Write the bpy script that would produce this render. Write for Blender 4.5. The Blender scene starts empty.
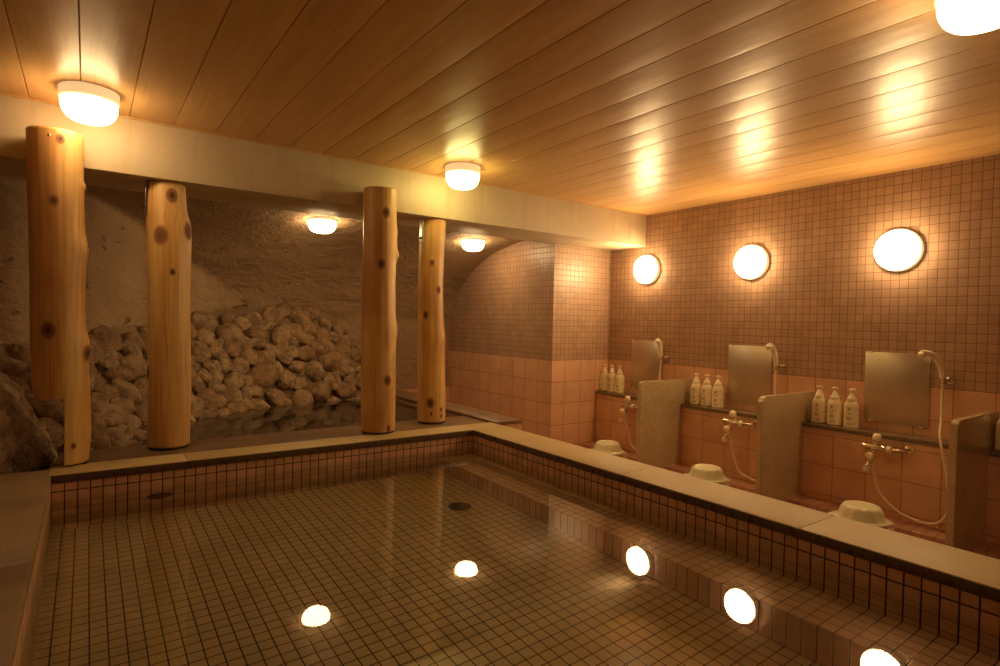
import bpy, bmesh, math, random
from mathutils import Vector, Matrix, noise
random.seed(7)
sc = bpy.context.scene
COL = sc.collection
PI = math.pi

# ------------------------------------------------------------------ camera
cam_d = bpy.data.cameras.new('camera')
cam_d.sensor_width = 36.0
cam_d.lens = 575.985 / 1000 * 36.0
cam_d.clip_start = 0.02
cam = bpy.data.objects.new('camera', cam_d)
COL.objects.link(cam)
R = Matrix(((0.81252, -0.00607, -0.58290), (-0.58247, 0.02822, -0.81236), (0.02138, 0.99958, 0.01939)))
cam.matrix_world = Matrix.Translation((0, 0, 0.75)) @ R.to_4x4()
sc.camera = cam

# ------------------------------------------------------------------ world, exposure
world = bpy.data.worlds.new('world')
sc.world = world
world.use_nodes = True
world.node_tree.nodes['Background'].inputs[0].default_value = (0.02, 0.012, 0.006, 1)
world.node_tree.nodes['Background'].inputs[1].default_value = 0.0
sc.view_settings.view_transform = 'Standard'
sc.view_settings.look = 'None'
sc.view_settings.gamma = 1.0
sc.view_settings.exposure = 1.15
sc.view_settings.use_curve_mapping = False
cy = sc.cycles
cy.max_bounces = 10
cy.diffuse_bounces = 5
cy.glossy_bounces = 5
cy.transmission_bounces = 8
cy.transparent_max_bounces = 12
cy.sample_clamp_indirect = 6.0
cy.caustics_reflective = True
cy.caustics_refractive = True
cy.use_denoising = True
LAMP_COL = (1.0, 0.66, 0.31)
LAMP_E = 29.0        # wall lamps
LAMP_C = 11.5        # ceiling lamps
LAMP_V = 17.0        # lamps under the cave vault

# ------------------------------------------------------------------ dimensions (metres, z = 0 on top of the bath kerb)
XW = 4.3575          # tiled wall with the showers
YB = 3.6975          # front of the ceiling beam
YP = 4.158           # front of the tiled wall block
XP = 3.60            # left face of that block
ZC = 1.802           # ceiling
ZB = 1.50            # underside of the beam
ZF = -0.60           # wash-area floor
ZT = 0.392           # small tiles above, large ones below
PX0, PX1, PY0, PY1, PZ = -0.13, 2.175, -0.60, 3.3375, -0.565
ZWAT = -0.12
XL, YN = -1.30, -1.60

# ------------------------------------------------------------------ node helpers
def newmat(name):
    m = bpy.data.materials.new(name)
    m.use_nodes = True
    nt = m.node_tree
    return m, nt, nt.nodes['Principled BSDF']

def math_(nt, op, a, b=None, c=None, clamp=False):
    n = nt.nodes.new('ShaderNodeMath'); n.operation = op; n.use_clamp = clamp
    for i, v in enumerate((a, b, c)):
        if v is None: continue
        if isinstance(v, (int, float)): n.inputs[i].default_value = v
        else: nt.links.new(v, n.inputs[i])
    return n.outputs[0]

def mixc(nt, f, a, b, blend='MIX'):
    n = nt.nodes.new('ShaderNodeMix'); n.data_type = 'RGBA'; n.blend_type = blend
    for idx, v in ((0, f), (6, a), (7, b)):
        if isinstance(v, (int, float)): n.inputs[idx].default_value = v
        elif isinstance(v, tuple): n.inputs[idx].default_value = (*v[:3], 1)
        else: nt.links.new(v, n.inputs[idx])
    return n.outputs[2]

def maprange(nt, v, a, b, c=0.0, d=1.0, smooth=True):
    n = nt.nodes.new('ShaderNodeMapRange')
    if smooth: n.interpolation_type = 'SMOOTHSTEP'
    nt.links.new(v, n.inputs[0])
    for i, x in zip((1, 2, 3, 4), (a, b, c, d)): n.inputs[i].default_value = x
    return n.outputs[0]

def noise_(nt, vec, scale, detail=3, rough=0.5, dist=0.0):
    n = nt.nodes.new('ShaderNodeTexNoise')
    n.inputs['Scale'].default_value = scale; n.inputs['Detail'].default_value = detail
    n.inputs['Roughness'].default_value = rough; n.inputs['Distortion'].default_value = dist
    if vec is not None: nt.links.new(vec, n.inputs['Vector'])
    return n.outputs['Fac']

def scalev(nt, vec, s):
    n = nt.nodes.new('ShaderNodeVectorMath'); n.operation = 'MULTIPLY'
    nt.links.new(vec, n.inputs[0]); n.inputs[1].default_value = s
    return n.outputs[0]

def bump(nt, h, bsdf, strength=0.5, dist=0.01):
    n = nt.nodes.new('ShaderNodeBump')
    n.inputs['Strength'].default_value = strength; n.inputs['Distance'].default_value = dist
    nt.links.new(h, n.inputs['Height'])
    nt.links.new(n.outputs[0], bsdf.inputs['Normal'])
    return n

def pos(nt):
    g = nt.nodes.new('ShaderNodeNewGeometry')
    return g.outputs['Position']

def sep(nt, v):
    s = nt.nodes.new('ShaderNodeSeparateXYZ'); nt.links.new(v, s.inputs[0])
    return s.outputs

def grid(nt, u, v, pu, pv, ou, ov, gw, tile, grout, var=0.12, varcol=None):
    """colour and height of a tiled surface; u and v in metres"""
    cu = math_(nt, 'DIVIDE', math_(nt, 'SUBTRACT', u, ou), pu)
    cv = math_(nt, 'DIVIDE', math_(nt, 'SUBTRACT', v, ov), pv)
    ds = []
    for c, p in ((cu, pu), (cv, pv)):
        f = math_(nt, 'FRACT', c)
        ds.append(math_(nt, 'MULTIPLY', math_(nt, 'MINIMUM', f, math_(nt, 'SUBTRACT', 1.0, f)), p))
    d = math_(nt, 'MINIMUM', ds[0], ds[1])
    mask = maprange(nt, d, gw * 0.32, gw * 0.62)
    cb = nt.nodes.new('ShaderNodeCombineXYZ')
    nt.links.new(math_(nt, 'FLOOR', cu), cb.inputs[0]); nt.links.new(math_(nt, 'FLOOR', cv), cb.inputs[1])
    wn = nt.nodes.new('ShaderNodeTexWhiteNoise'); wn.noise_dimensions = '2D'
    nt.links.new(cb.outputs[0], wn.inputs['Vector'])
    val = math_(nt, 'ADD', math_(nt, 'MULTIPLY', wn.outputs['Value'], 2 * var), 1 - var)
    hs = nt.nodes.new('ShaderNodeHueSaturation'); hs.inputs['Color'].default_value = (*tile, 1)
    nt.links.new(val, hs.inputs['Value'])
    if varcol:
        t = mixc(nt, wn.outputs['Value'], tile, varcol)
        nt.links.new(t, hs.inputs['Color'])
    col = mixc(nt, mask, grout, hs.outputs[0])
    h = maprange(nt, d, gw * 0.2, gw * 0.5 + 0.004)
    return col, h, mask, wn

def finish_tile(nt, b, col, h, mask, rough, bumpd=0.0012, strength=0.8):
    P = pos(nt)
    n = noise_(nt, P, 6.0, 3)
    col = mixc(nt, maprange(nt, n, 0.3, 0.75, 0.0, 0.18), col, (0.10, 0.05, 0.03))
    nt.links.new(col, b.inputs['Base Color'])
    nt.links.new(math_(nt, 'ADD', math_(nt, 'MULTIPLY', math_(nt, 'SUBTRACT', 1.0, mask), 0.4), rough), b.inputs['Roughness'])
    h2 = math_(nt, 'ADD', h, math_(nt, 'MULTIPLY', noise_(nt, P, 14.0, 2), 0.5))
    bump(nt, h2, b, strength, bumpd)

SMALL = (0.47, 0.305, 0.205); SMALL_G = (0.23, 0.125, 0.07)
LARGE = (0.73, 0.44, 0.275); LARGE_G = (0.38, 0.19, 0.10)

def wall_tile(name, axis, ou, small=(0.0522, 0.0575), ov=ZT):
    """small glazed tiles above ZT, large ones below, on a wall whose horizontal direction is `axis`"""
    m, nt, b = newmat(name)
    s = sep(nt, pos(nt)); u = s[axis]; v = s[2]
    c1, h1, m1, _ = grid(nt, u, v, small[0], small[1], ou, ov, 0.0045, SMALL, SMALL_G, 0.07)
    c2, h2, m2, _ = grid(nt, u, v, 0.2075, 0.2085, ou, ov, 0.006, LARGE, LARGE_G, 0.05)
    f = math_(nt, 'GREATER_THAN', v, ov)
    col = mixc(nt, f, c2, c1)
    def mixf(a, b_):
        return math_(nt, 'ADD', math_(nt, 'MULTIPLY', b_, f), math_(nt, 'MULTIPLY', a, math_(nt, 'SUBTRACT', 1.0, f)))
    finish_tile(nt, b, col, mixf(h2, h1), mixf(m2, m1), 0.36, 0.0009, 0.6)
    return m

def plain_tile(name, ua, va, pu, pv, ou, ov, gw, tile, grout, rough=0.3, var=0.1, ribs=None, varcol=None, bumpd=0.0012):
    m, nt, b = newmat(name)
    s = sep(nt, pos(nt))
    col, h, mask, _ = grid(nt, s[ua], s[va], pu, pv, ou, ov, gw, tile, grout, var, varcol)
    if ribs:
        ax, p = ribs
        f = math_(nt, 'PINGPONG', math_(nt, 'DIVIDE', s[ax], p / 2), 1.0)
        r = maprange(nt, f, 0.05, 0.35)
        h = math_(nt, 'ADD', h, math_(nt, 'MULTIPLY', r, 0.8))
        col = mixc(nt, math_(nt, 'MULTIPLY', math_(nt, 'SUBTRACT', 1.0, r), 0.35), col, grout)
    finish_tile(nt, b, col, h, mask, rough, bumpd)
    return m

GR = (0.018, 0.011, 0.007)
M = {}
M['wall_right'] = wall_tile('tile_shower_wall', 1, 1.2495)
M['wall_low'] = plain_tile('tile_shower_low_wall', 1, 2, 0.2075, 0.2085, 1.2495, 0.004, 0.006, LARGE, LARGE_G, 0.22, 0.05)
M['block_front'] = wall_tile('tile_block_front', 0, 3.97, (0.0535, 0.0545))
M['block_side'] = wall_tile('tile_block_side', 1, 4.158, (0.0535, 0.0545))
M['pool_x'] = plain_tile('tile_bath_end', 0, 2, 0.0495, 0.10, -0.13, -0.081, 0.0052, (0.74, 0.46, 0.30), GR, 0.25, 0.10)
M['pool_y'] = plain_tile('tile_bath_side', 1, 2, 0.0495, 0.10, 3.3615, -0.081, 0.0058, (0.70, 0.42, 0.265), GR, 0.25, 0.10)
M['pool_floor'] = plain_tile('tile_bath_floor', 0, 1, 0.05, 0.05, -0.1375, 3.3375, 0.0046, (0.61, 0.47, 0.285), GR, 0.4, 0.10, varcol=(0.57, 0.40, 0.24))
M['bench_top'] = plain_tile('tile_bath_bench_top', 1, 0, 0.0495, 0.05, 3.3615, 2.175, 0.0038, (0.74, 0.46, 0.28), (0.05, 0.025, 0.013), 0.4, 0.08, ribs=(0, 0.0167))
M['bench_side'] = plain_tile('tile_bath_bench_side', 1, 2, 0.0495, 0.235, 3.3615, -0.33, 0.0042, (0.66, 0.40, 0.27), GR, 0.4, 0.16)
M['ledge'] = plain_tile('tile_wash_ledge', 1, 0, 0.06, 0.22, 1.395, 4.2, 0.004, (0.54, 0.285, 0.18), (0.20, 0.09, 0.05), 0.32, 0.08, ribs=(0, 0.022))
M['wash_floor'] = plain_tile('tile_wash_floor', 0, 1, 0.10, 0.10, 2.5, 0.0, 0.005, (0.36, 0.20, 0.13), (0.10, 0.05, 0.03), 0.35, 0.10)
M['pink_x'] = plain_tile('tile_low_face', 0, 2, 0.2075, 0.2085, 2.48, -0.02, 0.006, LARGE, LARGE_G, 0.25, 0.05)
M['rock_pool'] = plain_tile('rock_bath_inside', 0, 1, 0.20, 0.20, 0.0, 0.0, 0.006, (0.12, 0.085, 0.055), (0.03, 0.02, 0.012), 0.5, 0.2)

def stone_like(name, base, dark, light, sp=260.0, rough=0.35, big=3.0, blot=0.35, spk=0.5, bumps=0.0004, coat=0.0):
    m, nt, b = newmat(name)
    P = pos(nt)
    n1 = noise_(nt, P, sp, 2, 0.6); n2 = noise_(nt, P, sp * 0.45, 2, 0.6); n3 = noise_(nt, P, big, 4, 0.55)
    c = mixc(nt, maprange(nt, n1, 0.52, 0.66, 0, spk), base, dark)
    c = mixc(nt, maprange(nt, n2, 0.55, 0.68, 0, spk), c, light)
    c = mixc(nt, maprange(nt, n3, 0.4, 0.7, 0, blot), c, dark)
    nt.links.new(c, b.inputs['Base Color'])
    b.inputs['Roughness'].default_value = rough
    b.inputs['Coat Weight'].default_value = coat
    b.inputs['Coat Roughness'].default_value = 0.08
    bump(nt, math_(nt, 'ADD', n3, math_(nt, 'MULTIPLY', n1, 0.3)), b, 0.5, bumps)
    return m

M['granite'] = stone_like('beige_granite', (0.52, 0.395, 0.195), (0.28, 0.18, 0.09), (0.66, 0.52, 0.32), 300, 0.55, 4.0, 0.12)
M['slate'] = stone_like('brown_slate', (0.22, 0.135, 0.078), (0.11, 0.06, 0.032), (0.30, 0.21, 0.13), 60, 0.4, 5.0, 0.5)
M['deck'] = stone_like('worn_brown_stone', (0.28, 0.19, 0.10), (0.14, 0.082, 0.042), (0.32, 0.22, 0.12), 40, 0.5, 3.2, 0.6, 0.35)
M['divider'] = stone_like('speckled_granite', (0.54, 0.435, 0.26), (0.20, 0.13, 0.07), (0.64, 0.50, 0.31), 170, 0.16, 6.0, 0.15, 0.7, 0.0001, 0.7)
M['shelf'] = stone_like('dark_granite', (0.20, 0.145, 0.09), (0.08, 0.05, 0.03), (0.40, 0.31, 0.2), 220, 0.2, 6.0, 0.3)

def plaster(name, base, dark, coarse=True):
    m, nt, b = newmat(name)
    P = pos(nt)
    n3 = noise_(nt, P, 2.2, 4, 0.6)
    c = mixc(nt, maprange(nt, n3, 0.35, 0.7, 0, 0.6), base, dark)
    b.inputs['Roughness'].default_value = 0.75 if coarse else 0.55
    if coarse:
        big = noise_(nt, scalev(nt, P, (1.0, 1.0, 2.6)), 3.2, 6, 0.62, 0.5)
        ridge = math_(nt, 'ABSOLUTE', math_(nt, 'SUBTRACT', big, 0.5))
        rr = maprange(nt, ridge, 0.0, 0.016, 1.0, 0.0)
        fine = math_(nt, 'ADD', noise_(nt, P, 34, 5, 0.65), math_(nt, 'MULTIPLY', noise_(nt, scalev(nt, P, (1, 1, 1.5)), 10.0, 4, 0.55, 1.2), 1.6))
        gate = maprange(nt, noise_(nt, P, 7.0, 3), 0.55, 0.66)
        h = math_(nt, 'ADD', math_(nt, 'MULTIPLY', math_(nt, 'MULTIPLY', rr, gate), 0.6), math_(nt, 'ADD', math_(nt, 'MULTIPLY', fine, 0.30), math_(nt, 'MULTIPLY', big, 1.2)))
        c = mixc(nt, math_(nt, 'MULTIPLY', math_(nt, 'MULTIPLY', rr, gate), 0.3), c, (0.14, 0.09, 0.05))
        bump(nt, h, b, 1.0, 0.035)
    else:
        streak = noise_(nt, scalev(nt, P, (9.0, 9.0, 0.8)), 2.0, 3, 0.6)
        c = mixc(nt, maprange(nt, streak, 0.5, 0.75, 0, 0.22), c, (0.35, 0.20, 0.10))
        bump(nt, noise_(nt, P, 9, 4, 0.6), b, 0.35, 0.006)
    nt.links.new(c, b.inputs['Base Color'])
    return m
M['beam'] = plaster('painted_beam_plaster', (0.60, 0.50, 0.34), (0.50, 0.40, 0.26), False)
M['cave'] = plaster('trowelled_cave_plaster', (0.40, 0.275, 0.16), (0.30, 0.20, 0.115))
M['mortar'] = plaster('rough_mortar', (0.29, 0.19, 0.105), (0.18, 0.115, 0.06))
M['plain_wall'] = plaster('plain_plaster', (0.45, 0.33, 0.2), (0.4, 0.29, 0.17), False)

# ceiling boards: varnished wood, every board its own tone
m, nt, b = newmat('varnished_ceiling_board'); M['ceiling'] = m
P = pos(nt); s = sep(nt, P)
idn = math_(nt, 'FLOOR', math_(nt, 'DIVIDE', math_(nt, 'SUBTRACT', s[0], 0.178), 0.2075))
wn = nt.nodes.new('ShaderNodeTexWhiteNoise'); wn.noise_dimensions = '1D'; nt.links.new(idn, wn.inputs['W'])
gv = scalev(nt, P, (7.0, 0.55, 1.0))
off = nt.nodes.new('ShaderNodeVectorMath'); off.operation = 'ADD'
nt.links.new(gv, off.inputs[0]); nt.links.new(scalev(nt, wn.outputs['Color'], (9, 9, 9)), off.inputs[1])
g1 = noise_(nt, off.outputs[0], 3.0, 6, 0.6, 0.4)
g2 = noise_(nt, scalev(nt, off.outputs[0], (6, 1.5, 1)), 4.0, 4, 0.6)
c = mixc(nt, maprange(nt, g1, 0.35, 0.7), (0.72, 0.45, 0.19), (0.63, 0.38, 0.15))
c = mixc(nt, maprange(nt, g2, 0.45, 0.75, 0, 0.3), c, (0.50, 0.26, 0.08))
c = mixc(nt, math_(nt, 'MULTIPLY', wn.outputs['Value'], 0.25), c, (0.52, 0.28, 0.09))
nt.links.new(c, b.inputs['Base Color'])
b.inputs['Roughness'].default_value = 0.38
b.inputs['Coat Weight'].default_value = 0.12; b.inputs['Coat Roughness'].default_value = 0.24
b.inputs['Specular IOR Level'].default_value = 0.22
bn = bump(nt, noise_(nt, scalev(nt, P, (3.0, 1.0, 1.0)), 5.0, 2), b, 0.25, 0.006)
nt.links.new(bn.outputs[0], b.inputs['Coat Normal'])

# peeled logs
m, nt, b = newmat('peeled_cedar_log'); M['log'] = m
tc = nt.nodes.new('ShaderNodeTexCoord'); O = tc.outputs['Object']
info = nt.nodes.new('ShaderNodeObjectInfo')
ad = nt.nodes.new('ShaderNodeVectorMath'); ad.operation = 'ADD'
rv = nt.nodes.new('ShaderNodeCombineXYZ'); nt.links.new(math_(nt, 'MULTIPLY', info.outputs['Random'], 20.0), rv.inputs[0])
nt.links.new(O, ad.inputs[0]); nt.links.new(rv.outputs[0], ad.inputs[1])
g1 = noise_(nt, scalev(nt, ad.outputs[0], (16, 16, 1.1)), 1.0, 5, 0.55, 0.5)
g2 = noise_(nt, scalev(nt, ad.outputs[0], (60, 60, 2.0)), 1.0, 3, 0.6, 0.3)
g3 = noise_(nt, scalev(nt, ad.outputs[0], (3, 3, 1.6)), 1.0, 3, 0.5)
c = mixc(nt, maprange(nt, g1, 0.32, 0.68), (0.76, 0.51, 0.20), (0.63, 0.36, 0.11))
c = mixc(nt, maprange(nt, g2, 0.5, 0.68, 0, 0.6), c, (0.46, 0.21, 0.065))
c = mixc(nt, maprange(nt, g3, 0.48, 0.68, 0, 0.75), c, (0.48, 0.215, 0.075))
at = nt.nodes.new('ShaderNodeAttribute'); at.attribute_name = 'knot'
c = mixc(nt, maprange(nt, at.outputs['Fac'], 0.0, 0.42, 0, 0.92), c, (0.22, 0.075, 0.024))
c = mixc(nt, maprange(nt, at.outputs['Fac'], 0.5, 0.85), c, (0.055, 0.022, 0.012))
nt.links.new(c, b.inputs['Base Color'])
nt.links.new(maprange(nt, at.outputs['Fac'], 0.02, 0.3, 0.42, 0.7), b.inputs['Roughness'])
bump(nt, math_(nt, 'ADD', g1, math_(nt, 'MULTIPLY', g2, 0.4)), b, 0.3, 0.003)

# cobbles and boulders
def rockmat(name, a, bb, cc, rough=0.62, sc_=1.0):
    m, nt, b = newmat(name)
    P = pos(nt)
    info = nt.nodes.new('ShaderNodeObjectInfo')
    c = mixc(nt, maprange(nt, info.outputs['Random'], 0.0, 1.0, smooth=False), a, bb)
    n = noise_(nt, P, 11 * sc_, 5, 0.65); n2 = noise_(nt, P, 55 * sc_, 4, 0.7)
    c = mixc(nt, maprange(nt, n, 0.42, 0.62, 0, 0.85), c, cc)
    n5 = noise_(nt, P, 24 * sc_, 4, 0.6)
    c = mixc(nt, maprange(nt, n5, 0.55, 0.66, 0, 0.6), c, (0.34, 0.14, 0.06))
    c = mixc(nt, maprange(nt, n2, 0.5, 0.7, 0, 0.6), c, (0.075, 0.04, 0.024))
    nt.links.new(c, b.inputs['Base Color'])
    b.inputs['Roughness'].default_value = rough
    bump(nt, math_(nt, 'ADD', n2, n), b, 1.0, 0.02)
    return m
M['cobble'] = rockmat('lava_cobble', (0.50, 0.36, 0.20), (0.38, 0.22, 0.11), (0.20, 0.12, 0.065))
M['boulder'] = rockmat('rough_boulder', (0.46, 0.33, 0.19), (0.42, 0.28, 0.16), (0.17, 0.10, 0.055), 0.7, 1.0)

def simple(name, col, rough=0.4, metal=0.0, **k):
    m, nt, b = newmat(name)
    b.inputs['Base Color'].default_value = (*col, 1)
    b.inputs['Roughness'].default_value = rough
    b.inputs['Metallic'].default_value = metal
    for kk, v in k.items(): b.inputs[kk.replace('_', ' ')].default_value = v
    n = noise_(nt, pos(nt), 35, 2)
    nt.links.new(maprange(nt, n, 0.3, 0.7, max(rough - 0.05, 0.02), rough + 0.06), b.inputs['Roughness'])
    return m
M['chrome'] = simple('worn_chrome', (0.72, 0.66, 0.56), 0.16, 1.0)
M['steel'] = simple('galvanised_steel', (0.55, 0.52, 0.47), 0.35, 1.0)
M['ivory'] = simple('ivory_plastic', (0.87, 0.77, 0.56), 0.3)
M['hose'] = simple('cream_hose', (0.74, 0.60, 0.42), 0.4)
M['bottle'] = simple('cream_bottle_plastic', (0.84, 0.76, 0.54), 0.28, Subsurface_Weight=0.1)
M['pump'] = simple('white_pump_plastic', (0.86, 0.77, 0.60), 0.3)
M['pump_pink'] = simple('pink_pump_plastic', (0.84, 0.55, 0.42), 0.3)
M['ink_red'] = simple('red_brown_ink', (0.22, 0.05, 0.025), 0.5)
M['ink_green'] = simple('dark_green_ink', (0.06, 0.10, 0.03), 0.5)
M['ink_brown'] = simple('dark_brown_ink', (0.13, 0.06, 0.015), 0.5)
M['basin'] = simple('yellowed_basin_plastic', (0.90, 0.83, 0.60), 0.18, Subsurface_Weight=0.2)
M['stool'] = simple('cream_stool_plastic', (0.82, 0.72, 0.50), 0.35)
M['lamp_ring'] = simple('translucent_cream_lamp_ring', (0.78, 0.66, 0.45), 0.4, Emission_Color=(*LAMP_COL, 1), Emission_Strength=0.32)
M['black'] = simple('dark_drain', (0.03, 0.028, 0.022), 0.4)
M['rubber'] = simple('dark_rubber_pad', (0.02, 0.015, 0.012), 0.7)

m, nt, b = newmat('foggy_mirror'); M['mirror'] = m
n = noise_(nt, scalev(nt, pos(nt), (1, 1, 0.35)), 7.0, 4, 0.6)
b.inputs['Roughness'].default_value = 0.34
b.inputs['Metallic'].default_value = 0.9
nt.links.new(mixc(nt, maprange(nt, n, 0.35, 0.7), (0.62, 0.54, 0.42), (0.58, 0.50, 0.38)), b.inputs['Base Color'])

def emit(name, strength, col=LAMP_COL):
    m = bpy.data.materials.new(name); m.use_nodes = True; nt = m.node_tree
    nt.nodes.remove(nt.nodes['Principled BSDF'])
    e = nt.nodes.new('ShaderNodeEmission')
    e.inputs[0].default_value = (*col, 1); e.inputs[1].default_value = strength
    nt.links.new(e.outputs[0], nt.nodes['Material Output'].inputs[0])
    return m
M['glow'] = emit('lit_opal_glass', LAMP_E)
M['glow_c'] = emit('lit_opal_glass_ceiling', LAMP_C)
M['glow_g'] = emit('lit_opal_glass_greenish', LAMP_C, (0.95, 0.76, 0.25))
M['glow_v'] = emit('lit_opal_glass_vault', LAMP_V)

# water
m, nt, b = newmat('bath_water'); M['water'] = m
b.inputs['Base Color'].default_value = (0.82, 0.86, 0.72, 1)
b.inputs['Roughness'].default_value = 0.0
b.inputs['IOR'].default_value = 1.33
b.inputs['Transmission Weight'].default_value = 1.0

# ------------------------------------------------------------------ mesh helpers
class MB:
    def __init__(s): s.bm = bmesh.new()
    def box(s, x0, y0, z0, x1, y1, z1, bev=0.0, seg=2, mi=0):
        r = bmesh.ops.create_cube(s.bm, size=1.0)
        vs = r['verts']
        for v in vs: v.co = Vector(((x0 + x1) / 2 + v.co.x * (x1 - x0), (y0 + y1) / 2 + v.co.y * (y1 - y0), (z0 + z1) / 2 + v.co.z * (z1 - z0)))
        fs = list({f for v in vs for f in v.link_faces})
        if bev > 0:
            es = list({e for f in fs for e in f.edges})
            rb = bmesh.ops.bevel(s.bm, geom=es, offset=bev, segments=seg, affect='EDGES', profile=0.5)
            fs = list({f for v in rb['verts'] for f in v.link_faces})
        for f in fs: f.material_index = mi
        return s
    def quad(s, pts, mi=0):
        f = s.bm.faces.new([s.bm.verts.new(p) for p in pts]); f.material_index = mi
        return s
    def lathe(s, prof, n=40, mat=None, cap0=True, cap1=True, mi=0):
        """prof: (radius, height) pairs about +Z, then `mat` applied"""
        mat = mat or Matrix.Identity(4)
        rings = []
        for r, z in prof:
            rings.append([s.bm.verts.new(mat @ Vector((r * math.cos(2 * PI * k / n), r * math.sin(2 * PI * k / n), z))) for k in range(n)])
        for a, b_ in zip(rings, rings[1:]):
            for k in range(n):
                f = s.bm.faces.new((a[k], a[(k + 1) % n], b_[(k + 1) % n], b_[k])); f.material_index = mi
        if cap0: s.bm.faces.new(list(reversed(rings[0]))).material_index = mi
        if cap1: s.bm.faces.new(rings[-1]).material_index = mi
        return s
    def tube(s, pts, r, n=14, caps=True):
        pts = [Vector(p) for p in pts]
        rr = r if isinstance(r, (list, tuple)) else [r] * len(pts)
        up = Vector((0, 0, 1)); rings = []; side = None
        for i, p in enumerate(pts):
            t = (pts[min(i + 1, len(pts) - 1)] - pts[max(i - 1, 0)]).normalized()
            if side is None:
                side = t.cross(up)
                if side.length < 1e-3: side = t.cross(Vector((0, 1, 0)))
            side = (side - t * side.dot(t)).normalized()
            w = t.cross(side)
            rings.append([s.bm.verts.new(p + rr[i] * (side * math.cos(2 * PI * k / n) + w * math.sin(2 * PI * k / n))) for k in range(n)])
        for a, b_ in zip(rings, rings[1:]):
            for k in range(n): s.bm.faces.new((a[k], a[(k + 1) % n], b_[(k + 1) % n], b_[k]))
        if caps:
            s.bm.faces.new(list(reversed(rings[0]))); s.bm.faces.new(rings[-1])
        return s
    def loft(s, secs, n=36, ex=2.6):
        """secs: (z, half x, half y) superellipse sections, capped"""
        rings = []
        for z, a, b_ in secs:
            ring = []
            for k in range(n):
                t = 2 * PI * k / n; c, d = math.cos(t), math.sin(t)
                ring.append(s.bm.verts.new((math.copysign(abs(c) ** (2 / ex), c) * a, math.copysign(abs(d) ** (2 / ex), d) * b_, z)))
            rings.append(ring)
        for a, b_ in zip(rings, rings[1:]):
            for k in range(n): s.bm.faces.new((a[k], a[(k + 1) % n], b_[(k + 1) % n], b_[k]))
        s.bm.faces.new(list(reversed(rings[0]))); s.bm.faces.new(rings[-1])
        return s
    def build(s, name, mats, parent=None, smooth=True, angle=35, recalc=True):
        if recalc: bmesh.ops.recalc_face_normals(s.bm, faces=s.bm.faces)
        me = bpy.data.meshes.new(name); s.bm.to_mesh(me); s.bm.free()
        if not isinstance(mats, (list, tuple)): mats = [mats]
        for m in mats: me.materials.append(m)
        if smooth:
            me.polygons.foreach_set('use_smooth', [True] * len(me.polygons))
            me.set_sharp_from_angle(angle=math.radians(angle))
        o = bpy.data.objects.new(name, me); COL.objects.link(o)
        if parent: o.parent = parent
        return o

def tag(o, label=None, cat=None, group=None, kind=None):
    if label: o['label'] = label
    if cat: o['category'] = cat
    if group: o['group'] = group
    if kind: o['kind'] = kind
    return o

def empty(name, loc, label, cat, group=None):
    o = bpy.data.objects.new(name, None); COL.objects.link(o); o.location = loc
    o.empty_display_size = 0.05
    return tag(o, label, cat, group)

def copy_tree(o, parent=None):
    c = o.copy(); COL.objects.link(c)
    if parent: c.parent = parent
    for ch in [x for x in bpy.data.objects if x.parent == o]: copy_tree(ch, c)
    return c

def struct(name, mb, mats, label=None, cat=None, **k):
    o = mb.build(name, mats, **k); tag(o, label, cat, None, 'structure'); return o

def smooth_path(pts, n=8):
    """Catmull-Rom through the points"""
    P = [Vector(p) for p in pts]; P = [2 * P[0] - P[1]] + P + [2 * P[-1] - P[-2]]
    out = []
    for i in range(1, len(P) - 2):
        for k in range(n):
            t = k / n; a, b_, c, d = P[i - 1], P[i], P[i + 1], P[i + 2]
            out.append(0.5 * ((2 * b_) + (c - a) * t + (2 * a - 5 * b_ + 4 * c - d) * t * t + (3 * b_ - a - 3 * c + d) * t ** 3))
    out.append(P[-2]); return out

# ------------------------------------------------------------------ room shell
# ceiling: boards along Y with a small V seam between them and slightly crowned faces
mb = MB(); W = 0.2075
k0 = math.floor((XL - 0.178) / W) - 1
xs = []
for k in range(k0, int((XW - 0.178) / W) + 2):
    a = 0.178 + k * W
    rnd = random.Random(k * 13 + 5); tilt = rnd.uniform(-0.0011, 0.0011)
    prof = [(0.0, 0.007), (0.0028, 0.0)] + [(f * W, -0.0016 * math.sin(PI * f) + tilt * (f - 0.5)) for f in (0.06, 0.2, 0.35, 0.5, 0.65, 0.8, 0.94)] + [(W - 0.0028, 0.0)]
    xs += [(a + p, z) for p, z in prof]
xs = [(x, z) for x, z in xs if XL - 0.3 < x < XW + 0.3]
xs[0] = (XL - 0.1, 0.0); xs[-1] = (XW + 0.1, 0.0)
ys = [YN - 0.1, 0, 1.5, 3.0, YB + 0.1]
rows = [[mb.bm.verts.new((x, y, ZC + z)) for x, z in xs] for y in ys]
for a, b_ in zip(rows, rows[1:]):
    for i in range(len(xs) - 1): mb.bm.faces.new((a[i], a[i + 1], b_[i + 1], b_[i]))
o = struct('ceiling', mb, M['ceiling'], 'varnished wooden board ceiling with long narrow seams', 'ceiling', angle=20, recalc=False)
o.data.flip_normals()
mb = MB(); mb.box(XL - 0.1, YN - 0.1, ZC + 0.02, XW + 0.1, YB + 0.1, ZC + 0.08)
struct('trim_9', mb, M['plain_wall'], 'roof slab above the ceiling boards', 'trim')

# beam
mb = MB(); mb.box(XL, YB, ZB, XW, 4.19, ZC + 0.08, 0.006)
struct('trim_1', mb, M['beam'], 'pale plastered ceiling beam spanning above the logs', 'beam')
mb = MB(); mb.box(XL, YB - 0.012, ZC - 0.008, XW, YB + 0.0, ZC + 0.004, 0.003)
struct('trim_2', mb, M['ceiling'], 'thin wooden strip where ceiling meets beam', 'trim')

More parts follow.
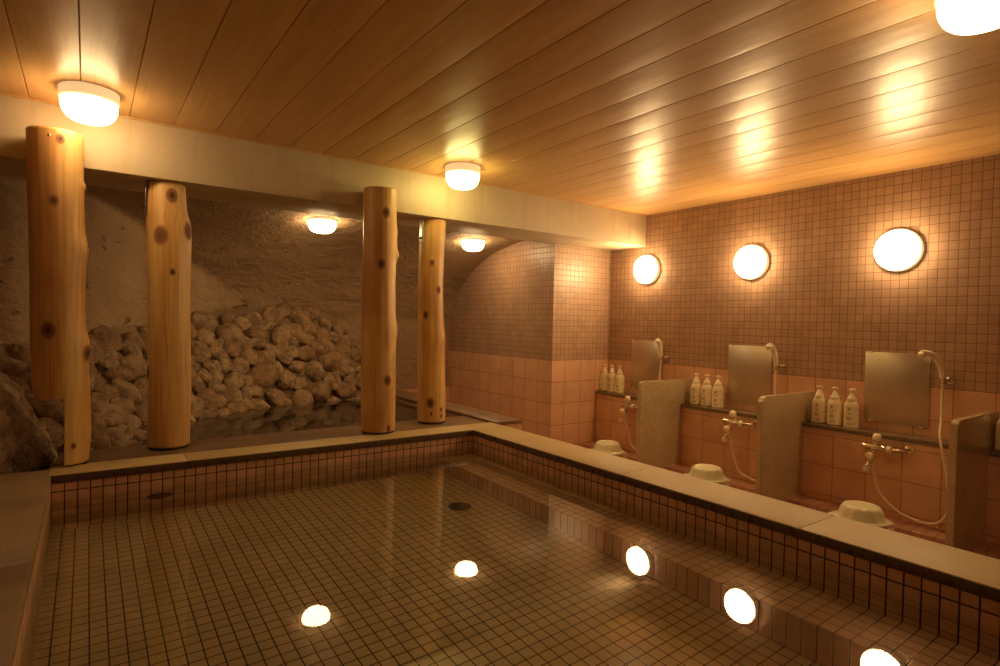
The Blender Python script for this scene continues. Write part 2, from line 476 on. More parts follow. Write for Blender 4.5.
# walls
mb = MB(); mb.box(XW, YN, ZF, XW + 0.12, YP + 0.1, ZC + 0.05)
struct('wall_right', mb, M['wall_right'], 'shower wall of small glazed brown tiles over larger salmon tiles', 'wall')
mb = MB(); mb.box(XL - 0.1, YN - 0.12, ZF, XW + 0.1, YN, ZC + 0.05)
struct('wall_front', mb, M['plain_wall'], 'plain plaster wall behind the viewer', 'wall')
mb = MB(); mb.box(XL - 0.12, YN, ZF, XL, 6.4, ZC + 0.05)
struct('wall_left', mb, M['plain_wall'], 'plain plaster wall left of the bath', 'wall')
# tiled block between shower wall and cave
mb = MB()
x0, x1, y0, y1, z0, z1 = XP, XW + 0.12, YP, 6.20, ZF, 1.66
mb.quad(((x0, y0, z0), (x1, y0, z0), (x1, y0, z1), (x0, y0, z1)), 0)
mb.quad(((x0, y1, z0), (x0, y0, z0), (x0, y0, z1), (x0, y1, z1)), 1)
mb.quad(((x1, y0, z0), (x1, y1, z0), (x1, y1, z1), (x1, y0, z1)), 0)
mb.quad(((x1, y1, z0), (x0, y1, z0), (x0, y1, z1), (x1, y1, z1)), 0)
mb.quad(((x0, y0, z1), (x1, y0, z1), (x1, y1, z1), (x0, y1, z1)), 0)
bmesh.ops.remove_doubles(mb.bm, verts=mb.bm.verts, dist=1e-5)
struct('wall_back', mb, [M['block_front'], M['block_side']], 'projecting wall block of small brown tiles over salmon tiles', 'wall', smooth=False)

# lower shower wall, granite shelves lie on it
mb = MB(); mb.box(4.20, YN, ZF, XW, YP, 0.048)
struct('trim_3', mb, M['wall_low'], 'low wall of large salmon tiles under the bottle shelves', 'wall')
mb = MB(); mb.box(4.0, YN, ZF, 4.20, YP, -0.445, 0.006)
struct('trim_4', mb, M['ledge'], 'low ribbed tile ledge along the foot of the shower wall', 'ledge')

# wash floor
mb = MB(); mb.box(2.44, YN, ZF - 0.06, XW, 6.2, ZF)
struct('floor', mb, M['wash_floor'], 'tiled wash area floor', 'floor')

# cave shell: wall curve in plan, rising into a barrel vault
PLAN = [(-1.28, 4.24), (-0.78, 4.26), (-0.40, 4.38), (-0.08, 4.72), (0.36, 5.36), (0.86, 5.82), (1.45, 6.05), (2.2, 6.08), (3.0, 6.08), (3.66, 6.08)]
plan = smooth_path([(x, y, 0) for x, y in PLAN], 12)
VAULT = [(0.76, 6.08), (1.06, 5.90), (1.284, 5.64), (1.454, 5.30), (1.547, 4.88), (1.585, 4.50), (1.60, 4.10)]
def vault_y(z):
    if z <= VAULT[0][0]: return 9.9 if z < VAULT[0][0] - 1e-6 else VAULT[0][1]
    for (a, ya), (b_, yb) in zip(VAULT, VAULT[1:]):
        if z <= b_:
            t = (z - a) / (b_ - a); return ya + (yb - ya) * t
    return 4.1
vs_ = smooth_path([(0, y, z) for z, y in VAULT], 6)
def vault_y(z):
    if z < 0.76: return 9.9
    for a, b_ in zip(vs_, vs_[1:]):
        if z <= b_.z: 
            t = (z - a.z) / max(b_.z - a.z, 1e-9); return a.y + (b_.y - a.y) * t
    return 4.1
zs = [-0.7, -0.4, -0.2, 0.0, 0.15, 0.3, 0.45, 0.6, 0.7, 0.759] + [v.z for v in vs_[1:]]
mb = MB(); rows = []
for z in zs:
    row = []
    for p in plan:
        y = min(p.y, vault_y(z)); x = p.x
        nz = noise.noise(Vector((x * 2.1, y * 2.1, z * 2.6)) + Vector((3, 1, 7))) * 0.020 + noise.noise(Vector((x * 7, y * 7, z * 7))) * 0.007
        if x > 3.4: nz *= 0.2
        row.append(mb.bm.verts.new((x, y - nz, z)))
    rows.append(row)
for a, b_ in zip(rows, rows[1:]):
    for i in range(len(plan) - 1): mb.bm.faces.new((a[i], a[i + 1], b_[i + 1], b_[i]))
struct('wall_cave', mb, M['cave'], 'trowelled brown plaster wall curving over into a low vault', 'wall', angle=80)
mb = MB(); mb.box(2.74, 6.055, ZF, 3.6, 6.10, -0.06)
struct('baseboard_back', mb, M['pink_x'], 'salmon tile base at the foot of the cave wall', 'baseboard')

# ------------------------------------------------------------------ main bath
mb = MB()
FA, BX = -0.33, 1.92     # bench top and bench edge
def q(mi, *p): mb.quad(p, mi)
q(0, (PX0, PY1, -0.0385), (PX1, PY1, -0.0385), (PX1, PY1, PZ), (PX0, PY1, PZ))          # far wall
q(0, (PX0, PY0, -0.0385), (PX1, PY0, -0.0385), (PX1, PY0, PZ), (PX0, PY0, PZ))
q(1, (PX0, PY0, -0.0385), (PX0, PY1, -0.0385), (PX0, PY1, PZ), (PX0, PY0, PZ))
q(1, (PX1, PY0, -0.0385), (PX1, PY1, -0.0385), (PX1, PY1, FA), (PX1, PY0, FA))
q(2, (PX0, PY0, PZ), (BX, PY0, PZ), (BX, PY1, PZ), (PX0, PY1, PZ))
q(3, (BX, PY0, FA), (PX1, PY0, FA), (PX1, PY1, FA), (BX, PY1, FA))
q(4, (BX, PY0, FA), (BX, PY1, FA), (BX, PY1, PZ), (BX, PY0, PZ))
pool = mb.build('bath_basin', [M['pool_x'], M['pool_y'], M['pool_floor'], M['bench_top'], M['bench_side']], smooth=False, recalc=False)
tag(pool, 'large sunken bath lined in small square tiles with a bench along one side', 'bath', None, 'structure')

# granite kerb in slabs, joints between them
KH = -0.038
def slabs(name, x0, x1, y0, y1, cuts, axis, mat, label, z0=-0.038, bev=0.003, over=0.0):
    mb = MB(); c = sorted(cuts)
    for a, b_ in zip(c, c[1:]):
        if axis == 'x': mb.box(a + 0.0008, y0, z0, b_ - 0.0008, y1, 0.0, bev)
        else: mb.box(x0, a + 0.0008, z0, x1, b_ - 0.0008, 0.0, bev)
    return struct(name, mb, mat, label, 'kerb')
slabs('trim_5', PX0, 2.43, PY1 - 0.006, 3.525, (-0.14, 0.43, 1.33, 2.43), 'x', M['granite'], 'beige granite kerb between the two baths')
slabs('trim_6', PX1 + 0.001, 2.457, 0, 0, (-1.6, -0.72, 0.18, 1.08, 1.98, 2.88, PY1 - 0.007), 'y', M['granite'], 'long beige granite kerb beside the wash area')
mb = MB(); mb.box(2.43, PY1 - 0.006, -0.038, 2.457, 3.525, 0.0, 0.006)
struct('trim_10', mb, M['granite'], 'corner piece of the beige granite kerb', 'kerb')
mb = MB(); mb.box(2.19, YN, ZF, 2.445, 3.52, -0.0385)
struct('trim_7', mb, M['pink_x'], 'outer wall of the bath on the wash side', 'wall')
mb = MB(); mb.box(PX0 - 0.01, PY1 + 0.01, ZF, 2.19, 3.51, -0.0385); struct('trim_11', mb, M['rock_pool'], 'masonry under the kerb between the baths', 'wall')
mb = MB()
for a, b_ in ((YN, -0.4), (-0.4, 0.9), (0.9, 2.2), (2.2, 3.47)):
    mb.box(XL, a + 0.001, -0.045, PX0 - 0.0005, b_ - 0.001, 0.0, 0.006)
struct('floor_deck', mb, M['deck'], 'worn brown stone deck left of the bath', 'floor')
mb = MB(); mb.box(PX0 + 0.004, YN, -0.045, PX1 - 0.007, PY0 + 0.004, 0.0, 0.006)
struct('floor_near', mb, M['deck'], 'stone deck at the near end of the bath', 'floor')

M['edge'] = simple('dark_brown_edging', (0.12, 0.07, 0.042), 0.3)
mb = MB()
mb.box(PX0, PY1 - 0.0085, -0.040, PX1 - 0.001, PY1 - 0.0065, -0.004, 0.0005)
mb.box(PX1 - 0.0015, PY0, -0.040, PX1 + 0.0005, PY1 - 0.009, -0.004, 0.0005)
struct('trim_14', mb, M['edge'], 'dark brown edging strip under the kerb of the tiled bath', 'edging')

# slate strip behind the kerb, and the second bath's rim
mb = MB(); mb.box(-0.15, 3.527, -0.20, 2.49, 3.96, -0.018, 0.004)
struct('trim_8', mb, M['slate'], 'dark slate strip under the two rear logs', 'kerb')
mb = MB(); mb.box(2.49, 3.50, -0.03, 2.745, 6.05, 0.0, 0.005)
struct('trim_12', mb, M['slate'], 'grey stone rim on the right of the cave bath', 'kerb')
mb = MB(); mb.box(2.50, 3.51, ZF, 2.735, 6.05, -0.03)
struct('trim_13', mb, M['pink_x'], 'salmon tiled outer face of the cave bath', 'wall')
mb = MB(); mb.box(-1.2, 3.96, ZF, 2.50, 6.05, -0.42)
struct('floor_cave', mb, M['rock_pool'], 'dark floor of the cave bath', 'floor')

# drains
for nm, mat_, lab in (('bath_drain', Matrix.Translation((1.668, 2.667, PZ)), 'round dark drain in the bath floor near the bench'),
                      ('bath_inlet', Matrix.Translation((0.303, PY1, -0.27)) @ Matrix.Rotation(PI / 2, 4, 'X'), 'small dark round inlet in the far bath wall under water')):
    mb = MB(); r = 0.055 if nm == 'bath_drain' else 0.05
    mb.lathe([(r * 1.12, 0.0), (r * 1.12, 0.004), (r, 0.008), (r * 0.9, 0.006), (r * 0.4, 0.012), (0.01, 0.013)], 28)
    o = mb.build(nm, M['black']); o.matrix_world = mat_; tag(o, lab, 'drain')

# water
mb = MB(); mb.quad(((PX0, PY0, ZWAT), (PX1, PY0, ZWAT), (PX1, PY1, ZWAT), (PX0, PY1, ZWAT)))
w1 = mb.build('bath_water', M['water'], smooth=False, recalc=False); tag(w1, 'clear still water filling the tiled bath', 'water', None, 'stuff')
mb = MB()
edge = smooth_path([(x, y, -0.05) for x, y in ((0.02, 3.962), (0.10, 4.03), (0.27, 4.24), (0.62, 4.83), (0.97, 5.18), (1.45, 5.42), (1.9, 5.48), (2.498, 5.50))], 6)
mb.quad([(2.498, 3.962, -0.05)] + [tuple(p) for p in reversed(edge)])
w2 = mb.build('cave_bath_water', M['water'], smooth=False, recalc=False); tag(w2, 'dark still water at the foot of the stone bank', 'water', None, 'stuff')

# ------------------------------------------------------------------ logs
def log(cx, cy_, prof, knots, label, seed, notch=None, bumps=()):
    root = empty('log_post', (cx, cy_, 0), label, 'log', 'peeled log posts')
    NA, z0, z1 = 120, prof[0][0], prof[-1][0]
    NZ = 230
    me_bm = bmesh.new(); lay = me_bm.verts.layers.float.new('knot')
    pr = smooth_path([(z, dx, r) for z, dx, r in prof], 10)
    def at(z):
        for a, b_ in zip(pr, pr[1:]):
            if z <= b_.x:
                t = (z - a.x) / max(b_.x - a.x, 1e-9); return a.y + (b_.y - a.y) * t, a.z + (b_.z - a.z) * t
        return pr[-1].y, pr[-1].z
    rings = []
    levels = [z0 + (z1 - z0) * j / NZ for j in range(NZ + 1)]
    def vert(ang, z, dx, r, kill=0.0):
        # ang measured from -Y (towards the bath) to +X
        kv = 0.0; push = 0.0
        for ka, kz, kr, kb in knots:
            da = (ang - math.radians(ka) + PI) % (2 * PI) - PI
            du, dz = da * r, (z - kz) * 0.72
            d = math.hypot(du, dz) / kr
            if d < 4: push += kb * math.exp(-d * d * 0.55) - 0.12 * kr * math.exp(-d * d * 4)
            kv = max(kv, min(1 - d / 1.9, 0.64 if kr > 0.022 else 1.0) if d < 1.9 else 0.0)
        for ba, bz, bw, bh, am in bumps:
            da = ((ang - math.radians(ba) + PI) % (2 * PI) - PI) * r / bw
            push += am * math.exp(-da * da - ((z - bz) / bh) ** 2)
        nn = noise.noise(Vector((math.cos(ang) * 1.3, math.sin(ang) * 1.3, z * 2.2)) + Vector((seed, seed * 2, 0))) * 0.004
        nn += noise.noise(Vector((math.cos(ang) * 5, math.sin(ang) * 5, z * 1.1)) + Vector((seed, 9, 0))) * 0.0016
        rr = r + nn + push - kill
        v = me_bm.verts.new((dx + rr * math.sin(ang), -rr * math.cos(ang), z)); v[lay] = kv
        return v
    levels = [z0 + 0.0001] + levels[1:-1] + [z1]
    for j, z in enumerate(levels):
        dx, r = at(z)
        kill = 0.004 if j in (0, len(levels) - 1) else 0.0
        rings.append([vert(2 * PI * k / NA, z, dx, r, kill) for k in range(NA)])
    for a, b_ in zip(rings, rings[1:]):
        for k in range(NA): me_bm.faces.new((a[k], a[(k + 1) % NA], b_[(k + 1) % NA], b_[k]))
    me_bm.faces.new(list(reversed(rings[0]))); me_bm.faces.new(rings[-1])
    if notch:
        # lower left of the log is sawn away to clear the boulder: cut planes at x = nx and z = nz
        nx, nz = notch
        bmesh.ops.bisect_plane(me_bm, geom=me_bm.verts[:] + me_bm.edges[:] + me_bm.faces[:], plane_co=(nx, 0, 0), plane_no=(1, 0, 0))
        bmesh.ops.bisect_plane(me_bm, geom=me_bm.verts[:] + me_bm.edges[:] + me_bm.faces[:], plane_co=(0, 0, nz), plane_no=(0, 0, 1))
        dead = [f for f in me_bm.faces if f.calc_center_median().x < nx - 1e-5 and f.calc_center_median().z < nz - 1e-5]
        bmesh.ops.delete(me_bm, geom=dead, context='FACES')
        e = [x for x in me_bm.edges if x.is_boundary]
        ev = [x for x in e if all(abs(v.co.x - nx) < 1e-4 for v in x.verts)]
        eh = [x for x in e if all(abs(v.co.z - nz) < 1e-4 for v in x.verts)]
        # shared closing edge along the inner corner
        ends = [v for v in {v for x in e for v in x.verts} if abs(v.co.x - nx) < 1e-4 and abs(v.co.z - nz) < 1e-4]
        ends = sorted(ends, key=lambda v: v.co.y)
        ce = me_bm.edges.new((ends[0], ends[-1]))
        bmesh.ops.edgeloop_fill(me_bm, edges=ev + [ce]); bmesh.ops.edgeloop_fill(me_bm, edges=eh + [ce])
    bmesh.ops.recalc_face_normals(me_bm, faces=me_bm.faces)
    me = bpy.data.meshes.new('trunk'); me_bm.to_mesh(me); me_bm.free()
    me.materials.append(M['log'])
    me.polygons.foreach_set('use_smooth', [True] * len(me.polygons)); me.set_sharp_from_angle(angle=math.radians(50))
    o = bpy.data.objects.new('trunk', me); COL.objects.link(o); o.parent = root
    # dark pad under the foot
    dx0, r0 = at(z0)
    return root

def foot(root, dx, r, z0, z1, x_min=None):
    mb = MB()
    if x_min is None:
        mb.lathe([(r, z0), (r, z1)], 40, Matrix.Translation((dx, 0, 0)))
    else:
        mb.box(x_min, -r * 0.62, z0, dx + r * 0.8, r * 0.62, z1, 0.002)
    return mb.build('foot_pad', M['rubber'], root)

def bolts(root, dx, r, z, side):
    for k, zz in enumerate(z):
        mb = MB(); mt = Matrix.Translation((dx + side * (r + 0.004), 0.02, zz)) @ Matrix.Rotation(side * PI / 2, 4, 'Y')
        mb.lathe([(0.004, -0.015), (0.004, 0.004), (0.008, 0.004), (0.008, 0.011), (0.003, 0.014)], 10, mt)
        mb.build('bolt', M['steel'], root)

def plate(root, x, y):
    mb = MB(); mb.box(x - 0.004, y - 0.028, 1.315, x, y + 0.028, 1.499, 0.001)
    p = mb.build('bracket', M['steel'], root)
    mb = MB(); mb.lathe([(0.008, 0), (0.008, 0.008), (0.004, 0.010), (0.004, 0.016)], 10, Matrix.Translation((x - 0.004, y, 1.35)) @ Matrix.Rotation(-PI / 2, 4, 'Y'))
    mb.build('bolt', M['rubber'], p)

L1 = log(-0.115, 3.575, [(0.008, 0.02, 0.108), (0.1, 0.02, 0.109), (0.34, 0.018, 0.112), (0.44, 0.012, 0.112), (0.60, 0.004, 0.111), (0.81, -0.002, 0.109), (0.95, -0.002, 0.110), (1.2, -0.006, 0.110), (1.4, -0.013, 0.112), (1.625, -0.017, 0.113)],
         [(-4, 1.279, 0.013, 0.0), (-19, 0.665, 0.020, 0.002), (12, 1.575, 0.012, 0.004), (85, 1.36, 0.015, 0.010), (70, 0.55, 0.02, 0.008), (25, 0.1, 0.008, 0)],
         'thick peeled log leftmost at the bath corner with its foot notched over the boulder', 3.1, notch=(0.030, 0.335), bumps=((75, 1.06, 0.07, 0.07, 0.014), (80, 0.60, 0.06, 0.06, 0.012), (80, 0.15, 0.06, 0.07, 0.007), (75, 1.38, 0.03, 0.02, 0.006)))
foot(L1, 0.04, 0.100, -0.0005, 0.008, 0.034)
mb = MB(); mb.lathe([(0.006, 0), (0.006, 0.006), (0.003, 0.009)], 10, Matrix.Translation((-0.035, -0.105, 1.585)) @ Matrix.Rotation(PI / 2, 4, 'X')); mb.build('screw', M['chrome'], L1)
bolts(L1, 0.02, 0.108, (0.05, 0.095), 1)
L2 = log(0.387, 3.822, [(-0.004, 0.005, 0.107), (0.27, 0.004, 0.111), (0.45, 0.004, 0.110), (0.55, 0.002, 0.110), (0.72, 0.0, 0.111), (0.83, -0.001, 0.110), (1.0, -0.003, 0.111), (1.16, -0.004, 0.112), (1.26, -0.006, 0.112), (1.36, -0.018, 0.102), (1.47, -0.02, 0.096), (1.497, -0.02, 0.096)],
         [(-28, 1.192, 0.025, 0.004), (52, 1.234, 0.024, 0.010), (3, 0.991, 0.010, 0.0), (88, 0.45, 0.016, 0.004), (-85, 0.42, 0.02, 0.004), (10, 1.42, 0.02, 0.002)],
         'peeled log standing behind the kerb, second from the left, two dark knots near its top', 8.4)
foot(L2, 0.005, 0.104, -0.018, -0.004)
plate(L2, -0.122, -0.01); bolts(L2, 0.005, 0.107, (0.075, 0.12), 1); bolts(L2, 0.005, 0.107, (0.075, 0.12), -1)
L3 = log(1.578, 3.582, [(0.012, 0.005, 0.112), (0.23, 0.003, 0.114), (0.45, 0.001, 0.114), (0.6, 0.0, 0.114), (0.76, -0.002, 0.112), (0.95, -0.004, 0.110), (1.25, -0.002, 0.111), (1.40, -0.006, 0.110), (1.606, -0.008, 0.108)],
         [(-1, 1.441, 0.017, 0.003), (-17, 1.107, 0.017, 0.003), (8, 0.352, 0.017, 0.003), (14, 0.035, 0.011, 0.0), (90, 1.24, 0.02, 0.010), (90, 0.66, 0.03, 0.004)],
         'tall peeled log third from the left, standing in front of the beam', 14.2, bumps=((72, 1.18, 0.06, 0.035, 0.018), (70, 1.33, 0.06, 0.05, 0.006), (80, 0.68, 0.07, 0.07, 0.011)))
foot(L3, 0.005, 0.108, 0.0005, 0.012)
mb = MB(); mb.lathe([(0.006, 0), (0.006, 0.006), (0.003, 0.009)], 10, Matrix.Translation((-0.03, -0.103, 1.58)) @ Matrix.Rotation(PI / 2, 4, 'X')); mb.build('screw', M['chrome'], L3)
bolts(L3, 0.005, 0.112, (0.05, 0.09), -1)
L4 = log(2.105, 3.815, [(-0.004, 0.012, 0.103), (0.15, 0.010, 0.104), (0.4, 0.004, 0.104), (0.53, 0.002, 0.104), (0.62, 0.003, 0.103), (0.75, -0.008, 0.098), (0.9, -0.012, 0.094), (1.04, -0.017, 0.093), (1.3, -0.012, 0.094), (1.42, -0.006, 0.097), (1.497, -0.004, 0.098)],
         [(-25, 1.172, 0.012, 0.0), (11, 0.975, 0.014, 0.0), (-33, 0.143, 0.019, 0.004), (14, 0.090, 0.009, 0.0), (15, 0.042, 0.009, 0.0), (-52, 0.789, 0.014, 0.0), (-30, 0.06, 0.007, 0)],
         'slim peeled log under the beam nearest the tiled wall block, rightmost of the logs', 21.7)
foot(L4, 0.012, 0.100, -0.018, -0.004)
plate(L4, -0.118, -0.035)

# ------------------------------------------------------------------ stone bank
BASE = [(-0.50, 4.06), (-0.16, 3.86), (0.065, 3.96), (0.27, 4.19), (0.62, 4.76), (0.97, 5.10), (1.45, 5.34), (1.9, 5.40), (2.48, 5.42)]
TOP = [(-0.62, 4.22, 0.50), (-0.32, 4.36, 0.50), (-0.06, 4.70, 0.54), (0.16, 5.02, 0.60), (0.55, 5.50, 0.63), (0.92, 5.78, 0.72), (1.55, 6.0, 0.86), (2.0, 6.02, 0.78), (2.5, 6.04, 0.36)]
bs = smooth_path([(x, y, -0.30) for x, y in BASE], 10); ts = smooth_path(TOP, 10)
def on_bank(s, t):
    """s 0..1 along, t 0..1 from the waterline foot to the top"""
    f = s * (len(bs) - 1); i = min(int(f), len(bs) - 2); u = f - i
    a = bs[i].lerp(bs[i + 1], u); b_ = ts[i].lerp(ts[i + 1], u)
    mid = a.lerp(b_, t)
    bulge = 0.10 * math.sin(PI * min(t, 1.0)) 
    n = Vector((b_.x - a.x, b_.y - a.y, 0)).normalized()
    return mid - n * bulge
root = empty('stone_wall', (1.2, 5.4, -0.3), 'bank of rounded brown stones set in mortar below the cave plaster', 'stone wall')
mb = MB(); rows = []
NS, NT = 110, 26
for j in range(NT + 1):
    t = j / NT * 1.06; row = []
    for i in range(NS + 1):
        p = on_bank(i / NS, t); p = p + Vector((0.0, 0.022, 0))
        n = noise.noise(p * 6) * 0.03 + noise.noise(p * 17) * 0.010
        row.append(mb.bm.verts.new((p.x + n * 0.5 - 1.2, p.y - n - 5.4, p.z + n * 0.3 + 0.3)))
    rows.append(row)
for a, b_ in zip(rows, rows[1:]):
    for i in range(NS): mb.bm.faces.new((a[i], a[i + 1], b_[i + 1], b_[i]))
mb.build('mortar_bed', M['mortar'], root, angle=80)

def rock_mesh(name, size, seed, sub=3, rough=0.16, flat=0.0):
    bm = bmesh.new(); bmesh.ops.create_icosphere(bm, subdivisions=sub, radius=1.0)
    sd = Vector((seed * 3.7, seed * 1.3, seed * 5.1))
    cuts = []
    rnd = random.Random(seed)
    for _ in range(4):
        n = Vector((rnd.uniform(-1, 1), rnd.uniform(-1, 1), rnd.uniform(-1, 1))).normalized(); cuts.append((n, rnd.uniform(0.72, 0.95)))
    for v in bm.verts:
        d = v.co.normalized(); r = 1 + noise.noise(d * 1.1 + sd) * rough * 1.8 + noise.noise(d * 3 + sd) * rough * 0.5 + noise.noise(d * 8 + sd) * rough * 0.22
        p = d * r
        for n, c in cuts:
            k = p.dot(n) - c
            if k > 0: p -= n * k * 0.6
        v.co = Vector((p.x * size[0], p.y * size[1], p.z * size[2]))
    me = bpy.data.meshes.new(name); bm.to_mesh(me); bm.free()
    me.polygons.foreach_set('use_smooth', [True] * len(me.polygons))
    return me
# relaxed packing of stones over the bank
rnd = random.Random(21)
cand = []
for i in range(9000):
    s, t = rnd.uniform(0.075, 0.995), rnd.uniform(0.20, 1.0)
    p = on_bank(s, t)
    r = rnd.choice((0.07, 0.09, 0.105, 0.12))
    if all((p - q_[0]).length > (r + q_[1]) * 0.71 for q_ in cand): cand.append((p, r, s, t))
vis = sorted(cand, key=lambda q_: -(q_[1] / (q_[0].length)))
rest = []
for k, (p, r, s, t) in enumerate(cand):
    p2 = on_bank(min(s + 0.01, 1), t); p3 = on_bank(s, min(t + 0.02, 1.05))
    nrm = (p2 - p).cross(p3 - p).normalized()
    if nrm.y > 0: nrm = -nrm
    asp = rnd.uniform(0.85, 1.35); tiltz = rnd.uniform(-0.7, 0.7)
    me = rock_mesh('stone', (r * asp, r / asp ** 0.5, r * 0.58), k + 1, 4, 0.13)
    me.materials.append(M['cobble'])
    Q = nrm.to_track_quat('Z', 'Y').to_matrix().to_4x4()
    mt = Matrix.Translation(p - nrm * r * (-0.02)) @ Q @ Matrix.Rotation(tiltz, 4, 'Z')
    loc = Matrix.Translation((-1.2, -5.4, 0.3)) @ mt
    if (p, r, s, t) in vis[:100]:
        o = bpy.data.objects.new('stone', me); COL.objects.link(o); o.parent = root; o.matrix_local = loc
    else:
        me.transform(loc); rest.append(me)
if rest:
    bm = bmesh.new()
    for me in rest: bm.from_mesh(me)
    me = bpy.data.meshes.new('small_stones'); bm.to_mesh(me); bm.free(); me.materials.append(M['cobble'])
    me.polygons.foreach_set('use_smooth', [True] * len(me.polygons))
    o = bpy.data.objects.new('small_stones', me); COL.objects.link(o); o.parent = root; tag(o, kind='stuff')

# boulders in the near left corner
for k, (x, y, z, sx, sy, sz, lab) in enumerate((
        (-0.485, 3.83, 0.05, 0.33, 0.34, 0.46, 'large rough brown boulder left of the notched log'),)):
    me = rock_mesh('boulder', (sx, sy, sz), 200 + k * 7, 5, 0.22); me.materials.append(M['boulder'])
    for v in me.vertices:
        v.co += v.co.normalized() * noise.noise(v.co * 14 + Vector((k, 2, 3))) * 0.022
    o = bpy.data.objects.new('boulder', me); COL.objects.link(o); o.location = (x, y, z); tag(o, lab, 'rock')

# ------------------------------------------------------------------ lamps
def ceiling_lamp(loc, label, glow='glow_c', r=0.118, group='round ceiling lamps'):
    root = empty('ceiling_lamp', loc, label, 'lamp', group)
    mb = MB(); mb.lathe([(r, 0.0), (r + 0.002, -0.004), (r + 0.002, -0.048), (r - 0.004, -0.054), (r - 0.012, -0.054)], 56)
    mb.build('base_ring', M['lamp_ring'], root)
    mb = MB(); h = 0.148
    prof = [(r - 0.006, -0.054)]
    for i in range(0, 11):
        a = i / 10 * PI / 2
        prof.append(((r - 0.004) * (math.cos(a) ** 0.55 if i < 10 else 0.004), -0.064 - (h - 0.064) * math.sin(a)))
    mb.lathe(prof, 56)
    mb.build('diffuser', M[glow], root)
    return root
ceiling_lamp((0.004, 3.385, ZC), 'round glowing ceiling lamp above the leftmost log')
ceiling_lamp((2.080, 3.375, ZC), 'round glowing ceiling lamp in front of the beam, right of the tall third log', 'glow_g')
ceiling_lamp((2.145, 0.575, ZC), 'round glowing ceiling lamp at the top right, nearest the viewer')
ceiling_lamp((1.585, 4.78, 1.605), 'round lamp under the cave vault between the second and third logs', 'glow_v')
ceiling_lamp((3.13, 4.86, 1.60), 'round lamp under the cave vault beside the tiled wall block', 'glow_v')
def wall_lamp(y, z, label, r=0.137):
    root = empty('wall_lamp', (XW, y, z), label, 'lamp', 'round wall lamps')
    Rm = Matrix.Rotation(-PI / 2, 4, 'Y')
    mb = MB(); mb.lathe([(r, 0.0), (r + 0.001, 0.003), (r + 0.001, 0.034), (r - 0.003, 0.038), (r - 0.008, 0.038)], 64, Rm)
    mb.build('base_ring', M['lamp_ring'], root)
    prof = [(r - 0.007, 0.036), (r - 0.006, 0.046)]
    for i in range(0, 11):
        a = i / 10 * PI / 2
        prof.append(((r - 0.007) * (math.cos(a) ** 0.6 if i < 10 else 0.004), 0.052 + 0.036 * math.sin(a)))
    mb = MB(); mb.lathe(prof, 64, Rm); mb.build('diffuser', M['glow'], root)
wall_lamp(3.662, 1.277, 'round glowing wall lamp farthest along, next to the wall block corner')
wall_lamp(2.600, 1.272, 'round glowing wall lamp in the middle of the shower wall')
wall_lamp(1.568, 1.277, 'round glowing wall lamp nearest the viewer on the shower wall')

# ------------------------------------------------------------------ wash places
def divider(y, label):
    mb = MB(); bm = mb.bm
    t = 0.036; x0, x1, z0, z1 = 3.665, XW + 0.01, ZF, 0.287
    pr = [(x0, z0), (x1, z0), (x1, z1), (x0 + 0.05, z1), (x0 + 0.022, z1 - 0.008), (x0 + 0.006, z1 - 0.026), (x0, z1 - 0.055)]
    a = [bm.verts.new((x, y - t / 2, z)) for x, z in pr]; b_ = [bm.verts.new((x, y + t / 2, z)) for x, z in pr]
    bm.faces.new(a); bm.faces.new(list(reversed(b_)))
    n = len(pr)
    for k in range(n): bm.faces.new((a[k], b_[k], b_[(k + 1) % n], a[(k + 1) % n]))
    bmesh.ops.bevel(bm, geom=[e for e in bm.edges if abs(e.verts[0].co.y - e.verts[1].co.y) < 1e-6], offset=0.003, segments=2, affect='EDGES')
    o = mb.build('shower_divider', M['divider'], angle=40)
    tag(o, label, 'partition', 'granite shower dividers')
DY = (3.145, 2.106, 1.046)
divider(DY[0], 'speckled granite partition between the far and middle wash places')
divider(DY[1], 'speckled granite partition between the middle and near wash places')
divider(DY[2], 'speckled granite partition cut by the right edge, nearest the viewer')
segs = [(DY[0] + 0.018, YP), (DY[1] + 0.018, DY[0] - 0.018), (DY[2] + 0.018, DY[1] - 0.018), (0.3, DY[2] - 0.018)]
for (a, b_), lab in zip(segs, ('dark stone shelf in the far corner holding pink-topped bottles', 'dark stone shelf of the middle wash place holding three bottles', 'dark stone shelf of the near wash place holding three bottles', 'dark stone shelf beyond the nearest partition at the right edge')):
    mb = MB(); mb.box(4.185, a + 0.001, 0.048, XW - 0.001, b_ - 0.001, 0.076, 0.003)
    tag(mb.build('bottle_shelf', M['shelf']), lab, 'shelf', 'stone bottle shelves')

# mirrors
for y0, y1, lab in ((3.465, 3.838, 'clouded frameless mirror above the far wash place'), (2.412, 2.787, 'clouded frameless mirror above the middle wash place'), (1.372, 1.748, 'clouded frameless mirror above the near wash place')):
    root = empty('wall_mirror', (XW, (y0 + y1) / 2, 0.13), lab, 'mirror', 'clouded mirrors')
    hw = (y1 - y0) / 2
    mb = MB(); mb.box(-0.010, -hw, 0, -0.002, hw, 0.470, 0.0015); mb.build('glass', M['mirror'], root)
    for sy in (-1, 1):
        for zz in (0.0, 0.47):
            mb = MB(); mb.box(-0.014, sy * hw * 0.8 - 0.012, zz - 0.006, -0.001, sy * hw * 0.8 + 0.012, zz + 0.006, 0.001); mb.build('clip', M['chrome'], root)

